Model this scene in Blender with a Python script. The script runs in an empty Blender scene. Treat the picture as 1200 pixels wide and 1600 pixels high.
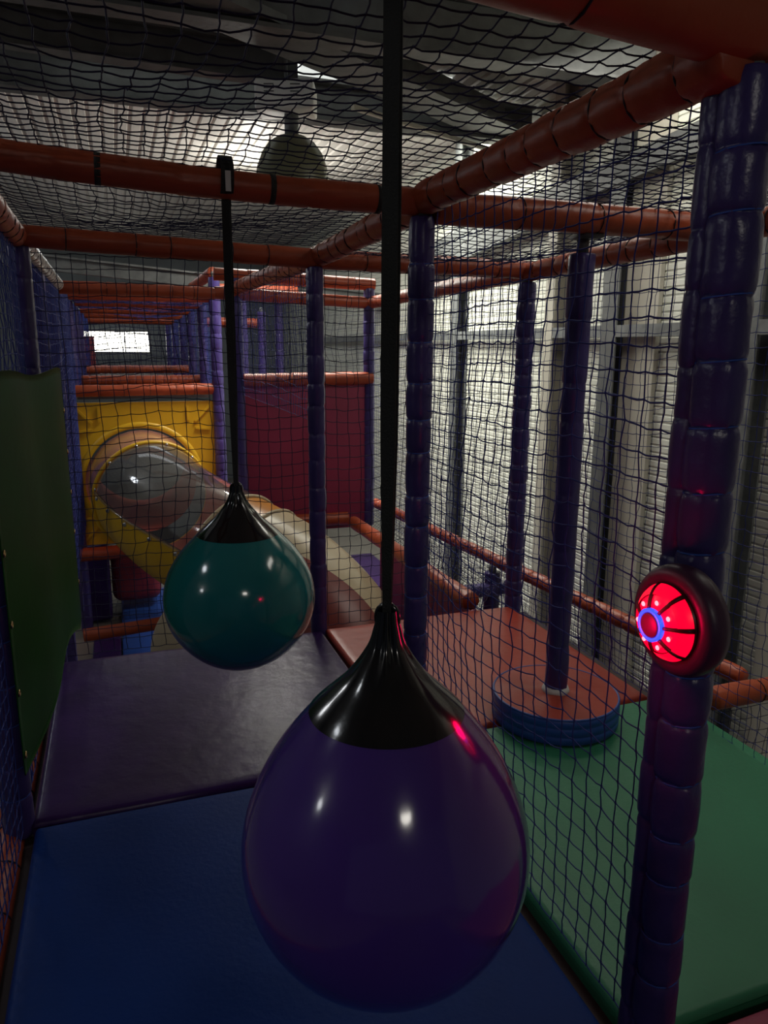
import bpy, math, random
import numpy as np
from mathutils import Vector, Matrix
PI = math.pi
rnd = random.Random(7)
SC = bpy.context.scene
COL = SC.collection

# ---------------------------------------------------------------- camera, world, lights, exposure
FPX = 1160.0
CAM_POS = Vector((0.0, 0.0, 1.35))
AX = np.array([[0.94235824, 0.06593056, -0.32804589],
               [-0.33453272, 0.20611021, -0.91956862],
               [0.00698593, 0.97630515, 0.21628558]])      # columns: camera right, up, back in the world
_q, _r = np.linalg.qr(AX)
AX = _q @ np.diag(np.sign(np.diag(_r)))
cam_d = bpy.data.cameras.new('camera')
cam_d.sensor_fit = 'VERTICAL'; cam_d.sensor_height = 36.0
cam_d.lens = 36.0 * FPX / 1600.0
cam_d.clip_start = 0.05; cam_d.clip_end = 100
cam = bpy.data.objects.new('camera', cam_d); COL.objects.link(cam)
m4 = Matrix([list(AX[0]) + [0.0], list(AX[1]) + [0.0], list(AX[2]) + [1.35], [0, 0, 0, 1]])
cam.matrix_world = m4
SC.camera = cam

SC.view_settings.view_transform = 'Standard'
SC.view_settings.look = 'None'
SC.view_settings.gamma = 1.0
SC.view_settings.use_curve_mapping = False
SC.view_settings.exposure = -0.15
SC.cycles.max_bounces = 6
SC.cycles.transparent_max_bounces = 16
SC.cycles.use_denoising = True
SC.cycles.sample_clamp_indirect = 4.0

wd = bpy.data.worlds.new('hall_air'); SC.world = wd; wd.use_nodes = True
wd.node_tree.nodes['Background'].inputs[0].default_value = (0.55, 0.62, 0.8, 1)
wd.node_tree.nodes['Background'].inputs[1].default_value = 0.05

def area(name, loc, target, sx, sy, watts, col, shape='RECTANGLE', spread=180):
    d = bpy.data.lights.new(name, 'AREA'); d.shape = shape; d.size = sx
    if shape in ('RECTANGLE', 'ELLIPSE'): d.size_y = sy
    d.energy = watts; d.color = col; d.spread = math.radians(spread)
    o = bpy.data.objects.new(name, d); COL.objects.link(o)
    o.location = loc
    o.rotation_euler = (Vector(target) - Vector(loc)).to_track_quat('-Z', 'Y').to_euler()
    return o
# daylight strip in the roof above the aisle along the cladding wall
area('aisle_rooflight', (2.55, 6.4, 3.02), (3.2, 6.4, 1.3), 0.45, 3.4, 190, (1.0, 0.99, 0.88), spread=150)
area('aisle_rooflight_near', (2.55, 3.6, 3.02), (3.2, 3.6, 1.0), 0.4, 1.6, 26, (1.0, 0.96, 0.86))
def bulb(name, loc, watts, col, r=0.12):
    d = bpy.data.lights.new(name, 'POINT'); d.energy = watts; d.color = col; d.shadow_soft_size = r
    o = bpy.data.objects.new(name, d); COL.objects.link(o); o.location = loc
    return o
area('aisle_fill_end', (2.5, 1.3, 3.02), (3.2, 2.0, .9), 0.4, 1.0, 14, (1.0, 0.95, 0.85), spread=150)  # added fill for the near wall and the columns' near faces
# high bay lamps of the hall: behind the camera, to the left; then two added roof fills
area('highbay_light_back', (0.27, -3.4, 3.15), (0.27, -2.0, 0), 0.75, 0.6, 20, (1.0, 0.95, 0.86), 'ELLIPSE')
area('highbay_light_side', (-2.5, 1.9, 3.15), (-1.9, 1.9, 0), 0.5, 0.4, 8, (0.9, 0.95, 1.0), 'ELLIPSE')
bulb('highbay_light_far', (-4.6, 0.4, 2.7), 22, (0.95, 0.97, 1.0), .2)
bulb('highbay_light_deep', (-2.2, 8.3, 2.6), 26, (0.85, 0.92, 1.0), .2)
bulb('roof_fill_left', (-2.3, 5.0, 2.45), 26, (0.95, 0.97, 1.0), .2)  # added bulb, brightens the roof sheets on the left
bulb('roof_fill_beyond', (1.45, 7.9, 2.72), 55, (1.0, 0.97, 0.88), .15)  # added bulb hidden behind the unlit lamp, brightens the roof there
area('corridor_rooflight', (0.3, 11.2, 2.9), (0.3, 11.2, 0), 2.2, 3.4, 30, (0.9, 0.95, 1.0))

# ---------------------------------------------------------------- materials
def mat(name, col, rough=0.5, bump=0.0, bscale=40.0, var=0.0, vscale=6.0, metal=0.0, spec=0.5, coat=0.0, sheen=0.0, stretch=None):
    m = bpy.data.materials.new(name); m.use_nodes = True
    nt = m.node_tree; b = nt.nodes['Principled BSDF']
    b.inputs['Base Color'].default_value = (*col, 1)
    b.inputs['Roughness'].default_value = rough
    b.inputs['Metallic'].default_value = metal
    b.inputs['Specular IOR Level'].default_value = spec
    b.inputs['Coat Weight'].default_value = coat
    b.inputs['Coat Roughness'].default_value = 0.08
    tc = nt.nodes.new('ShaderNodeTexCoord'); src = tc.outputs['Object']
    if stretch:
        mp = nt.nodes.new('ShaderNodeMapping'); mp.inputs['Scale'].default_value = stretch
        nt.links.new(src, mp.inputs[0]); src = mp.outputs[0]
    if var:
        n = nt.nodes.new('ShaderNodeTexNoise'); n.inputs['Scale'].default_value = vscale; n.inputs['Detail'].default_value = 5
        nt.links.new(src, n.inputs['Vector'])
        r = nt.nodes.new('ShaderNodeValToRGB')
        r.color_ramp.elements[0].position = 0.3; r.color_ramp.elements[1].position = 0.7
        r.color_ramp.elements[0].color = (*[c * (1 - var) for c in col], 1)
        r.color_ramp.elements[1].color = (*[min(1, c * (1 + var)) for c in col], 1)
        nt.links.new(n.outputs['Fac'], r.inputs[0]); nt.links.new(r.outputs[0], b.inputs['Base Color'])
    if bump:
        n2 = nt.nodes.new('ShaderNodeTexNoise'); n2.inputs['Scale'].default_value = bscale; n2.inputs['Detail'].default_value = 4
        nt.links.new(src, n2.inputs['Vector'])
        bp = nt.nodes.new('ShaderNodeBump'); bp.inputs['Strength'].default_value = bump; bp.inputs['Distance'].default_value = 0.01
        nt.links.new(n2.outputs['Fac'], bp.inputs['Height']); nt.links.new(bp.outputs[0], b.inputs['Normal'])
    return m
def emis(name, col, s):
    m = bpy.data.materials.new(name); m.use_nodes = True
    nt = m.node_tree; b = nt.nodes['Principled BSDF']
    b.inputs['Base Color'].default_value = (*[c * 0.5 for c in col], 1)
    b.inputs['Emission Color'].default_value = (*col, 1); b.inputs['Emission Strength'].default_value = s
    b.inputs['Roughness'].default_value = 0.3
    return m
def clear(name, tint, rough, body):
    m = bpy.data.materials.new(name); m.use_nodes = True
    nt = m.node_tree; nt.nodes.remove(nt.nodes['Principled BSDF'])
    out = nt.nodes['Material Output']
    tr = nt.nodes.new('ShaderNodeBsdfTransparent'); tr.inputs[0].default_value = (*tint, 1)
    gl = nt.nodes.new('ShaderNodeBsdfGlossy'); gl.inputs[0].default_value = (1, 1, 1, 1); gl.inputs['Roughness'].default_value = rough
    df = nt.nodes.new('ShaderNodeBsdfDiffuse'); df.inputs[0].default_value = (*tint, 1)
    lw = nt.nodes.new('ShaderNodeFresnel'); lw.inputs['IOR'].default_value = 1.5
    m1 = nt.nodes.new('ShaderNodeMixShader'); m1.inputs[0].default_value = body
    nt.links.new(tr.outputs[0], m1.inputs[1]); nt.links.new(df.outputs[0], m1.inputs[2])
    m2 = nt.nodes.new('ShaderNodeMixShader')
    nt.links.new(lw.outputs[0], m2.inputs[0]); nt.links.new(m1.outputs[0], m2.inputs[1]); nt.links.new(gl.outputs[0], m2.inputs[2])
    nt.links.new(m2.outputs[0], out.inputs[0])
    return m

M = dict(
    net=mat('net_cord', (0.018, 0.032, 0.20), 0.75),
    net_shaded=mat('net_cord_shaded', (0.012, 0.012, 0.05), 0.8),  # navy cord with its shade put into the colour
    lace=mat('lacing_cord', (0.03, 0.09, 0.42), 0.6),
    lace_dark=mat('black_cord', (0.012, 0.012, 0.02), 0.7),
    post=mat('purple_vinyl', (0.050, 0.034, 0.155), 0.30, 0.3, 26, 0.15, 9),
    beam=mat('orange_vinyl', (0.35, 0.060, 0.020), 0.42, 0.22, 26, 0.12, 9),
    blue=mat('blue_vinyl', (0.005, 0.030, 0.17), 0.5, 0.12, 60, 0.15, 3, spec=.12),
    purple=mat('plum_vinyl', (0.036, 0.014, 0.088), 0.28, 0.22, 14, 0.2, 5, spec=.2),
    red=mat('red_vinyl', (0.34, 0.042, 0.025), 0.34, 0.12, 18, 0.1, 4, spec=.35),
    green=mat('green_vinyl', (0.030, 0.20, 0.10), 0.45, 0.12, 60, 0.1, 3),
    sheet=mat('dark_green_sheet', (0.008, 0.062, 0.010), 0.5, 0.15, 10, 0.2, 3, spec=.08),
    ball_p=mat('violet_ball_vinyl', (0.085, 0.035, 0.29), 0.15, 0.05, 9, 0.15, 2.5, coat=0.6),
    ball_t=mat('teal_ball_vinyl', (0.012, 0.17, 0.18), 0.13, 0.06, 10, 0.1, 2.5, coat=0.4),
    black=mat('black_vinyl', (0.006, 0.006, 0.008), 0.16, 0.06, 20, coat=0.5),
    strap=mat('black_webbing', (0.016, 0.017, 0.016), 0.75, 0.3, 300),
    white=mat('white_fabric', (0.6, 0.6, 0.58), 0.8),
    housing=mat('black_plastic', (0.06, 0.018, 0.05), 0.38, 0.05, 80),
    spoke=mat('dark_red_plastic', (0.06, 0.004, 0.01), 0.4),
    lens_out=emis('red_lens_outer', (1.0, 0.0, 0.025), 1.5),
    lens_in=emis('red_lens_inner', (0.95, 0.0, 0.04), 1.0),
    led=emis('pink_led', (1.0, 0.25, 0.3), 2.6),
    led_blue=emis('blue_led', (0.02, 0.05, 1.0), 2.6),
    yellow=mat('yellow_plastic', (0.62, 0.36, 0.012), 0.4, 0.05, 60, 0.06, 4),
    maroon=mat('maroon_vinyl', (0.27, 0.022, 0.07), 0.5, 0.1, 30, 0.1, 4),
    tube_red=mat('dark_red_plastic_tube', (0.16, 0.022, 0.018), 0.35, 0.03, 30, 0.1, 3),
    tube_in=mat('brown_red_chute', (0.42, 0.12, 0.09), 0.4, 0.03, 30, 0.1, 3),
    tube_amber=mat('amber_plastic', (0.42, 0.17, 0.03), 0.3, 0.03, 30),
    collar=clear('smoked_red_plastic', (0.75, 0.36, 0.28), 0.12, 0.45),
    cream=mat('cream_plastic', (0.42, 0.34, 0.22), 0.3, 0.03, 30, 0.08, 4),
    clear=clear('clear_plastic', (0.85, 0.82, 0.78), 0.06, 0.07),
    steel=mat('galvanised_steel', (0.16, 0.17, 0.17), 0.5, 0.1, 60, 0.25, 12, metal=0.3),
    steel_dark=mat('dark_steel', (0.10, 0.105, 0.105), 0.55, 0.1, 40, 0.25, 8),
    roof=mat('roof_sheet', (0.62, 0.60, 0.56), 0.55, 0.0, 30, 0.12, 1.5),
    wall=mat('cladding', (0.62, 0.63, 0.56), 0.5, 0.0, 30, 0.06, 2),
    wall_grey=mat('grey_wall', (0.16, 0.18, 0.19), 0.7, 0.1, 10, 0.15, 2),
    beige=mat('beige_flashing', (0.42, 0.40, 0.34), 0.6, 0.0, 10, 0.1, 3),
    floor=mat('hall_floor', (0.16, 0.15, 0.135), 0.6, 0.1, 20, 0.15, 2),
    deck=mat('deck_ply', (0.03, 0.018, 0.02), 0.8, 0.1, 20),
    lampshade=mat('lamp_shade', (0.14, 0.14, 0.085), 0.35, 0.0, 10, 0.12, 5),
    lampbox=mat('lamp_box', (0.8, 0.8, 0.76), 0.5),
    metal=mat('bright_metal', (0.6, 0.58, 0.55), 0.25, metal=1.0),
    brass=mat('brass', (0.6, 0.42, 0.2), 0.25, metal=1.0),
    pane=emis('daylight_pane', (1.0, 0.98, 0.86), 6.0),
    skylight=emis('skylight_sheet', (0.95, 1.0, 0.95), 0.85),
    skylight_blue=emis('skylight_sheet_blue', (0.7, 0.85, 1.0), 0.5),
    silver=mat('silver_vinyl', (0.5, 0.48, 0.45), 0.25, 0.4, 30),
    redblock=mat('soft_red_block', (0.30, 0.035, 0.045), 0.45, 0.1, 30),
    lowblue=mat('bright_blue_vinyl', (0.02, 0.07, 0.32), 0.4, 0.1, 30),
)

# ---------------------------------------------------------------- mesh helpers
class MB:
    def __init__(s): s.v = []; s.f = []; s.mi = []
    def add(s, V, F, mi=0):
        n = len(s.v); s.v.extend([tuple(map(float, p)) for p in V])
        s.f.extend([tuple(i + n for i in f) for f in F]); s.mi.extend([mi] * len(F))
        return s
    def build(s, name, mats, parent=None, smooth=True, off=None, angle=None):
        me = bpy.data.meshes.new(name)
        if off is None and parent is not None:
            off = Vector((0, 0, 0)); q = parent
            while q is not None: off = off + q.location; q = q.parent
        V = s.v
        if off is not None: V = [(a - off[0], b - off[1], c - off[2]) for a, b, c in V]
        me.from_pydata(V, [], s.f)
        for mm in (mats if isinstance(mats, (list, tuple)) else [mats]): me.materials.append(mm)
        if isinstance(mats, (list, tuple)): me.polygons.foreach_set('material_index', s.mi)
        if smooth: me.polygons.foreach_set('use_smooth', [True] * len(s.f))
        me.update()
        if smooth and angle is not None:
            me.set_sharp_from_angle(angle=math.radians(angle))
        o = bpy.data.objects.new(name, me); COL.objects.link(o)
        if parent is not None: o.parent = parent
        elif off is not None: o.location = off
        return o
def tag(o, label=None, cat=None, group=None, kind=None):
    if label: o['label'] = label
    if cat: o['category'] = cat
    if group: o['group'] = group
    if kind: o['kind'] = kind
    return o
def thing(name, loc, label, cat, group=None):
    o = bpy.data.objects.new(name, None); o.empty_display_size = 0.05; COL.objects.link(o); o.location = loc
    return tag(o, label, cat, group, 'thing')
def frame_of(d, hint=None):
    d = np.array(d, float); d /= np.linalg.norm(d)
    h = np.array(hint if hint is not None else ((0, 0, 1) if abs(d[2]) < 0.9 else (0, 1, 0)), float)
    a = np.cross(h, d); a /= np.linalg.norm(a); b = np.cross(d, a)
    return d, a, b
def tube(mb, P, r, k=8, hint=None, caps=True, mi=0, closed=False):
    P = np.array(P, float); n = len(P)
    R = np.full(n, r) if np.isscalar(r) else np.array(r)
    if closed: T = np.roll(P, -1, 0) - np.roll(P, 1, 0)
    else: T = np.gradient(P, axis=0)
    d, a, b = frame_of(T[0], hint)
    V = []; cs = [(math.cos(2 * PI * j / k), math.sin(2 * PI * j / k)) for j in range(k)]
    for i in range(n):
        t = T[i] / (np.linalg.norm(T[i]) + 1e-12)
        a = a - t * np.dot(a, t); a /= np.linalg.norm(a); b = np.cross(t, a)
        for c, s_ in cs: V.append(P[i] + R[i] * (c * a + s_ * b))
    F = []
    for i in range(n if closed else n - 1):
        i2 = (i + 1) % n
        for j in range(k):
            j2 = (j + 1) % k
            F.append((i * k + j, i * k + j2, i2 * k + j2, i2 * k + j))
    if caps and not closed:
        F.append(tuple(range(k - 1, -1, -1))); F.append(tuple((n - 1) * k + j for j in range(k)))
    mb.add(V, F, mi); return mb
def box(mb, c, s, rot=None, bev=0.0, mi=0):
    hx, hy, hz = s[0] / 2, s[1] / 2, s[2] / 2
    b = min(bev, hx * .9, hy * .9, hz * .9)
    V = []; F = []
    if b <= 0:
        V = [(x, y, z) for z in (-hz, hz) for y in (-hy, hy) for x in (-hx, hx)]
        F = [(0, 2, 3, 1), (4, 5, 7, 6), (0, 1, 5, 4), (2, 6, 7, 3), (0, 4, 6, 2), (1, 3, 7, 5)]
    else:
        # rounded in plan and at top/bottom edges: stacked rounded rectangles
        prof = []
        for q in range(4): t = q / 3 * PI / 2; prof.append((b * (1 - math.sin(t)), -hz + b * (1 - math.cos(t))))
        for q in range(4): t = q / 3 * PI / 2; prof.append((b * (1 - math.cos(t)), hz - b * (1 - math.sin(t))))
        ring = None
        for ins, z in prof:
            pts = []
            for cx, cy, a0 in ((hx, hy, 0), (-hx, hy, PI / 2), (-hx, -hy, PI), (hx, -hy, 1.5 * PI)):
                for q in range(4):
                    t = a0 + q / 3 * PI / 2
                    ccx = math.copysign(hx - b, cx); ccy = math.copysign(hy - b, cy)
                    pts.append((ccx + (b - ins) * math.cos(t), ccy + (b - ins) * math.sin(t), z))
            V.extend(pts)
        k = 16
        for i in range(len(prof) - 1):
            for j in range(k): F.append((i * k + j, i * k + (j + 1) % k, (i + 1) * k + (j + 1) % k, (i + 1) * k + j))
        F.append(tuple(range(k - 1, -1, -1))); F.append(tuple((len(prof) - 1) * k + j for j in range(k)))
    if rot is None: V = [(x + c[0], y + c[1], z + c[2]) for x, y, z in V]
    else:
        Rm = rot; V = [tuple(Rm @ Vector(p) + Vector(c)) for p in V]
    mb.add(V, F, mi); return mb
def rotz(a): return Matrix.Rotation(a, 3, 'Z')
def bar(mb, A, B, w, h, up=(0, 0, 1), mi=0):
    A, B = np.array(A, float), np.array(B, float)
    d, a, b = frame_of(B - A, up)
    V = [p + sx * w / 2 * a + sy * h / 2 * b for p in (A, B) for sx, sy in ((-1, -1), (1, -1), (1, 1), (-1, 1))]
    F = [(3, 2, 1, 0), (4, 5, 6, 7)] + [(j, (j + 1) % 4, 4 + (j + 1) % 4, 4 + j) for j in range(4)]
    mb.add(V, F, mi); return mb
def lathe(mb, c, prof, k=48, axis=(0, 0, 1), mi=0, wob=None):
    d, a, b = frame_of(axis)
    V = []
    for i, (r, z) in enumerate(prof):
        for j in range(k):
            t = 2 * PI * j / k; rr = r * (1 + (wob(t, i) if wob else 0))
            V.append(np.array(c) + d * z + rr * (math.cos(t) * a + math.sin(t) * b))
    F = []
    for i in range(len(prof) - 1):
        for j in range(k): F.append((i * k + j, i * k + (j + 1) % k, (i + 1) * k + (j + 1) % k, (i + 1) * k + j))
    mb.add(V, F, mi); return mb
def grid(mb, fn, nu, nv, mi=0, thick=None):
    V = [fn(i / nu, j / nv) for i in range(nu + 1) for j in range(nv + 1)]
    F = [(i * (nv + 1) + j, (i + 1) * (nv + 1) + j, (i + 1) * (nv + 1) + j + 1, i * (nv + 1) + j + 1) for i in range(nu) for j in range(nv)]
    if thick is not None:
        n = len(V); t = np.array(thick)
        V = V + [tuple(np.array(p) + t) for p in V]
        F = F + [tuple(n + q for q in reversed(f)) for f in F]
        E = []
        for i in range(nu): E.append((i * (nv + 1), (i + 1) * (nv + 1))); E.append(((i + 1) * (nv + 1) + nv, i * (nv + 1) + nv))
        for j in range(nv): E.append((j + 1, j)); E.append((nu * (nv + 1) + j, nu * (nv + 1) + j + 1))
        F += [(a, b, b + n, a + n) for a, b in E]
    mb.add(V, F, mi); return mb
def sag_at(A, B, t, sag):
    return np.array(A) * (1 - t) + np.array(B) * t - np.array([0, 0, sag * 4 * t * (1 - t)])

def sleeve(A, B, r, spacing, depth=0.16, seed=0, k=28, q=7, sag=0.0, jitter=0.2, flat=0.0, bulge=0.03):
    """A padded vinyl sleeve pinched by cords; returns mesh builder and pinch parameters."""
    rg = random.Random(seed)
    A, B = np.array(A, float), np.array(B, float); L = np.linalg.norm(B - A)
    n = max(1, round(L / spacing))
    ts = [0.0]
    for i in range(1, n): ts.append((i + rg.uniform(-jitter, jitter)) / n)
    ts.append(1.0)
    mb = MB(); V = []; d, a, b = frame_of(B - A)
    rows = []
    for s in range(n):
        bul = 1 + rg.uniform(-bulge, bulge); ph = rg.uniform(0, 6.28); ox, oy = rg.uniform(-.04, .04), rg.uniform(-.04, .04)
        UQ = [0, .03, .08, .16, .3, .5, .7, .84, .92, .97]
        for u in UQ + ([1.0] if s == n - 1 else []):
            e = min(u, 1 - u) * 2
            g = 1 - depth * ((1 - min(1, e * 3.2)) ** 1.8 * .8 + .2 * (1 - e) ** 2)
            w = 0.06 * (1 - min(1, e * 1.5)) ** 1.2 * (1 if depth > 0.02 else 0.3)
            rows.append((ts[s] + (ts[s + 1] - ts[s]) * u, r * g * (bul if 0 < u < 1 else 1), w, ph, ox * e, oy * e))
    for t, rr, w, ph, ox, oy in rows:
        c = sag_at(A, B, t, sag)
        for j in range(k):
            th = 2 * PI * j / k
            wr = 1 + w * (0.6 * math.sin(9 * th + ph) + 0.5 * math.sin(5 * th + 2.1 * ph) + 0.4 * math.sin(13 * th - ph))
            ca, sb = math.cos(th), math.sin(th)
            V.append(c + rr * ((ca * wr + ox) * a + (sb * wr + oy) * b))
    F = []
    for i in range(len(rows) - 1):
        for j in range(k): F.append((i * k + j, i * k + (j + 1) % k, (i + 1) * k + (j + 1) % k, (i + 1) * k + j))
    F.append(tuple(range(k - 1, -1, -1))); F.append(tuple((len(rows) - 1) * k + j for j in range(k)))
    mb.add(V, F)
    return mb, ts[1:-1]
def lacing(A, B, r, ts, m, parent, cr=0.0016, side=0.0, run=True, k=16, sag=0.0):
    """Cord ties pinching the sleeve, each a part, and the cord running from tie to tie."""
    A, B = np.array(A, float), np.array(B, float); d, a, b = frame_of(B - A)
    for t in ts:
        c = sag_at(A, B, t, sag); mb = MB()
        P = [c + r * (math.cos(2 * PI * j / k) * a + math.sin(2 * PI * j / k) * b) + d * 0.004 * math.sin(2 * PI * j / k + side) for j in range(k)]
        tube(mb, P, cr, 5, closed=True); mb.build('tie_cord', m, parent)
    if run and len(ts) > 1:
        P = []
        for i, t in enumerate(ts):
            c = sag_at(A, B, t, sag); P.append(c + (r + .001) * (math.cos(side) * a + math.sin(side) * b))
            if i < len(ts) - 1:
                c2 = sag_at(A, B, (t + ts[i + 1]) / 2, sag); P.append(c2 + (r * 1.16 + .002) * (math.cos(side + .12) * a + math.sin(side + .12) * b))
        mb = MB(); tube(mb, P, cr, 5); mb.build('lacing_cord', m, parent)
def strands(mb, P, r, k):                                   # one net strand
    tube(mb, P, r, k, caps=False)
def net(label, O, U, Vv, mesh=0.048, r=0.0016, jit=0.09, k=4, sub=3, slack=0.07, knots=True, sag=0.0, m='net', group='safety nets', seed=1, name='safety_net', drop=True):
    rg = np.random.RandomState(seed)
    O, U, Vv = (np.array(x, float) for x in (O, U, Vv)); lu, lv = np.linalg.norm(U), np.linalg.norm(Vv)
    nu, nv = max(2, round(lu / mesh)), max(2, round(lv / mesh))
    eu, ev = U / lu, Vv / lv; nrm = np.cross(eu, ev)
    J = rg.uniform(-1, 1, (nu + 1, nv + 1, 3)) * mesh * jit
    # broad drift so that the meshes lean in patches
    gx = np.linspace(0, 1, nu + 1)[:, None]; gy = np.linspace(0, 1, nv + 1)[None, :]
    ph = rg.uniform(0, 6.28, 6)
    drift_u = mesh * 0.38 * (np.sin(3.1 * gx + 5.2 * gy + ph[0]) + 0.6 * np.sin(7.3 * gy - 4.1 * gx + ph[1]))
    drift_v = mesh * 0.35 * (np.sin(4.3 * gx - 2.2 * gy + ph[2]) + 0.6 * np.sin(8.1 * gx + 3.3 * gy + ph[3]))
    edge = np.minimum(np.minimum(gx, 1 - gx), np.minimum(gy, 1 - gy)) * 4
    edge = np.clip(edge, 0, 1)
    bow = mesh * 0.6 * np.sin(PI * gx) * np.sin(PI * gy) * np.sin(2.2 * gx + 3.1 * gy + ph[4])
    N = (O[None, None] + gx[..., None] * U + gy[..., None] * Vv + J * (0.3 + 0.7 * edge[..., None])
         + (drift_u * edge)[..., None] * eu + (drift_v * edge)[..., None] * ev + bow[..., None] * nrm)
    down = np.array([0, 0, -1.0])
    N = N + (sag * 16 * gx * (1 - gx) * gy * (1 - gy))[..., None] * down
    mb = MB()
    def strand(Q, own):
        P = []
        for i in range(len(Q) - 1):
            a, b = Q[i], Q[i + 1]; P.append(a)
            off = rg.uniform(-1, 1, 3) * mesh * slack * 0.5
            sgn = rg.choice((-1, 1))
            for s in range(1, sub):
                t = s / sub; wv = math.sin(2 * PI * t) * sgn * 0.5 + math.sin(PI * t)
                p = a * (1 - t) + b * t + off * wv
                if drop: p = p + down * (math.sin(PI * t) * mesh * slack * 0.6 * (1 - abs(own[2])))
                P.append(p)
        P.append(Q[-1]); tube(mb, P, r, k, caps=False)
    for i in range(nu + 1): strand(N[i], ev)
    for j in range(nv + 1): strand(N[:, j], eu)
    if knots:
        R = r * 2.1
        F = [(0, 2, 4), (2, 1, 4), (1, 3, 4), (3, 0, 4), (2, 0, 5), (1, 2, 5), (3, 1, 5), (0, 3, 5)]
        for i in range(nu + 1):
            for j in range(nv + 1):
                c = N[i, j]; e = rg.uniform(.8, 1.3)
                mb.add([c + eu * R * e, c - eu * R * e, c + ev * R, c - ev * R, c + nrm * R, c - nrm * R], F)
    o = mb.build(name, M[m], None, True)
    return tag(o, label, 'net', group)

# ================================================================ STRUCTURE
FZ = -1.25; RZ = 3.2; WX = 3.2
mb = MB(); box(mb, (-1.4, 6, FZ - .05), (9.4, 24, .1)); tag(mb.build('floor', M['floor'], smooth=False), 'pale floor of the hall far below the play frame', 'floor', kind='structure')
# ribbed wall: profile in z, extruded along y
mb = MB(); prof = []; z = FZ
while z < RZ - .001:
    for dz, dx in ((0, 0), (.030, 0), (.034, .006), (.044, .006), (.048, 0)):
        prof.append((WX + dx, z + dz))
    z += .048
V = [(x, y, zz) for y in (-4, 18) for x, zz in prof]; n = len(prof)
mb.add(V, [(i, i + 1, n + i + 1, n + i) for i in range(n - 1)])
mb.add([(WX + .1, -4, FZ), (WX + .1, 18, FZ), (WX + .1, 18, RZ), (WX + .1, -4, RZ)], [(0, 1, 2, 3)])
tag(mb.build('wall_right', M['wall'], smooth=False), 'pale horizontally ribbed cladding wall on the right', 'wall', kind='structure')
# roof sheets with ribs along y
mb = MB(); prof = []; x = -6.0
while x < WX:
    for dx, dz in ((0, 0), (.07, 0), (.078, .02), (.102, .02), (.11, 0)): prof.append((x + dx, RZ + dz))
    x += .11
n = len(prof)
V = [(x, y, zz) for y in (-5, 18) for x, zz in prof]
mb.add(V, [(i, n + i, n + i + 1, i + 1) for i in range(n - 1)])
mb.add([(-6, -5, RZ + .1), (WX + .1, -5, RZ + .1), (WX + .1, 18, RZ + .1), (-6, 18, RZ + .1)], [(0, 1, 2, 3)])
tag(mb.build('ceiling', M['roof'], smooth=False), 'ribbed metal roof sheets above the netting', 'ceiling', kind='structure')
mb = MB(); box(mb, (-1.4, 15.0, .9), (9.4, .1, 4.6)); tag(mb.build('wall_back', M['wall_grey'], smooth=False), 'dim grey back wall with a bright window', 'wall', kind='structure')
mb = MB(); box(mb, (-6.05, 5, .9), (.1, 20, 4.6)); tag(mb.build('wall_left', M['wall_grey'], smooth=False), 'dim wall on the far left of the hall', 'wall', kind='structure')
w = thing('window_1', (0, 14.9, 1.2), 'bright daylight window at the end of the netted corridor', 'window'); w['kind'] = 'structure'
mb = MB(); box(mb, (-.02, 14.92, 1.42), (1.28, .03, .36)); mb.build('pane', M['pane'], w, False)
mb = MB()
for c, s in (((-.02, 14.9, 1.62), (1.36, .06, .04)), ((-.02, 14.9, 1.22), (1.36, .06, .04)), ((-.68, 14.9, 1.42), (.04, .06, .36)), ((.64, 14.9, 1.42), (.04, .06, .36)), ((.2, 14.89, 1.42), (.02, .03, .36))): box(mb, c, s)
mb.build('window_frame', M['steel_dark'], w, False)
# skylight sheets set in the roof
for i, (cx, cy, sx, sy, mm, lb) in enumerate(((.55, 5.28, 1.5, .34, 'skylight', 'bright translucent roof strip above the second roof beam'), (1.8, 5.38, 1.1, .3, 'skylight', 'short bright roof strip right of the diagonal roof beam'), (1.2, 4.2, .42, .5, 'skylight_blue', 'bluish roof pane at the top edge left of the near strap'))):
    mb = MB(); box(mb, (cx, cy, RZ - .012), (sx, sy, .014)); tag(mb.build('skylight', M[mm], smooth=False), lb, 'skylight', 'roof skylights', 'structure')
# roof beams
def ibeam(mb, A, B, w, h):
    A, B = np.array(A, float), np.array(B, float); up = np.array([0, 0, 1.0])
    bar(mb, A, B, w * .25, h * .9); bar(mb, A + up * (h / 2), B + up * (h / 2), w, .02); bar(mb, A - up * (h / 2), B - up * (h / 2), w, .02)
RB = [((-4, 5.52, 3.02), (3.15, 5.52, 3.02), .16, .24, 'dark roof beam running across above the lamp box'),
      ((-4, 4.78, 3.06), (1.2, 5.05, 3.06), .12, .2, 'dark roof beam in front of the bright roof strip on the left'),
      ((-4, 4.1, 3.03), (3.15, 4.1, 3.03), .16, .28, 'widest dark roof beam crossing at the top of the view'),
      ((-4, 9.0, 2.46), (3.15, 9.0, 1.92), .12, .14, 'grey roof beam low over the far corridor')]
for A, B, w_, h_, lb in RB:
    mb = MB(); ibeam(mb, A, B, w_, h_); tag(mb.build('trim_1' if False else 'roof_beam', M['steel_dark'], smooth=False), lb, 'beam', 'roof beams', 'structure')
mb = MB(); bar(mb, (-.2, 3.60, 2.94), (2.85, 5.41, 2.94), .32, .05); bar(mb, (-.2, 3.60, 3.02), (2.85, 5.41, 3.02), .03, .2)
tag(mb.build('roof_beam', M['steel_dark'], smooth=False), 'flat dark roof brace running diagonally under the roof', 'beam', 'roof beams', 'structure')
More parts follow.
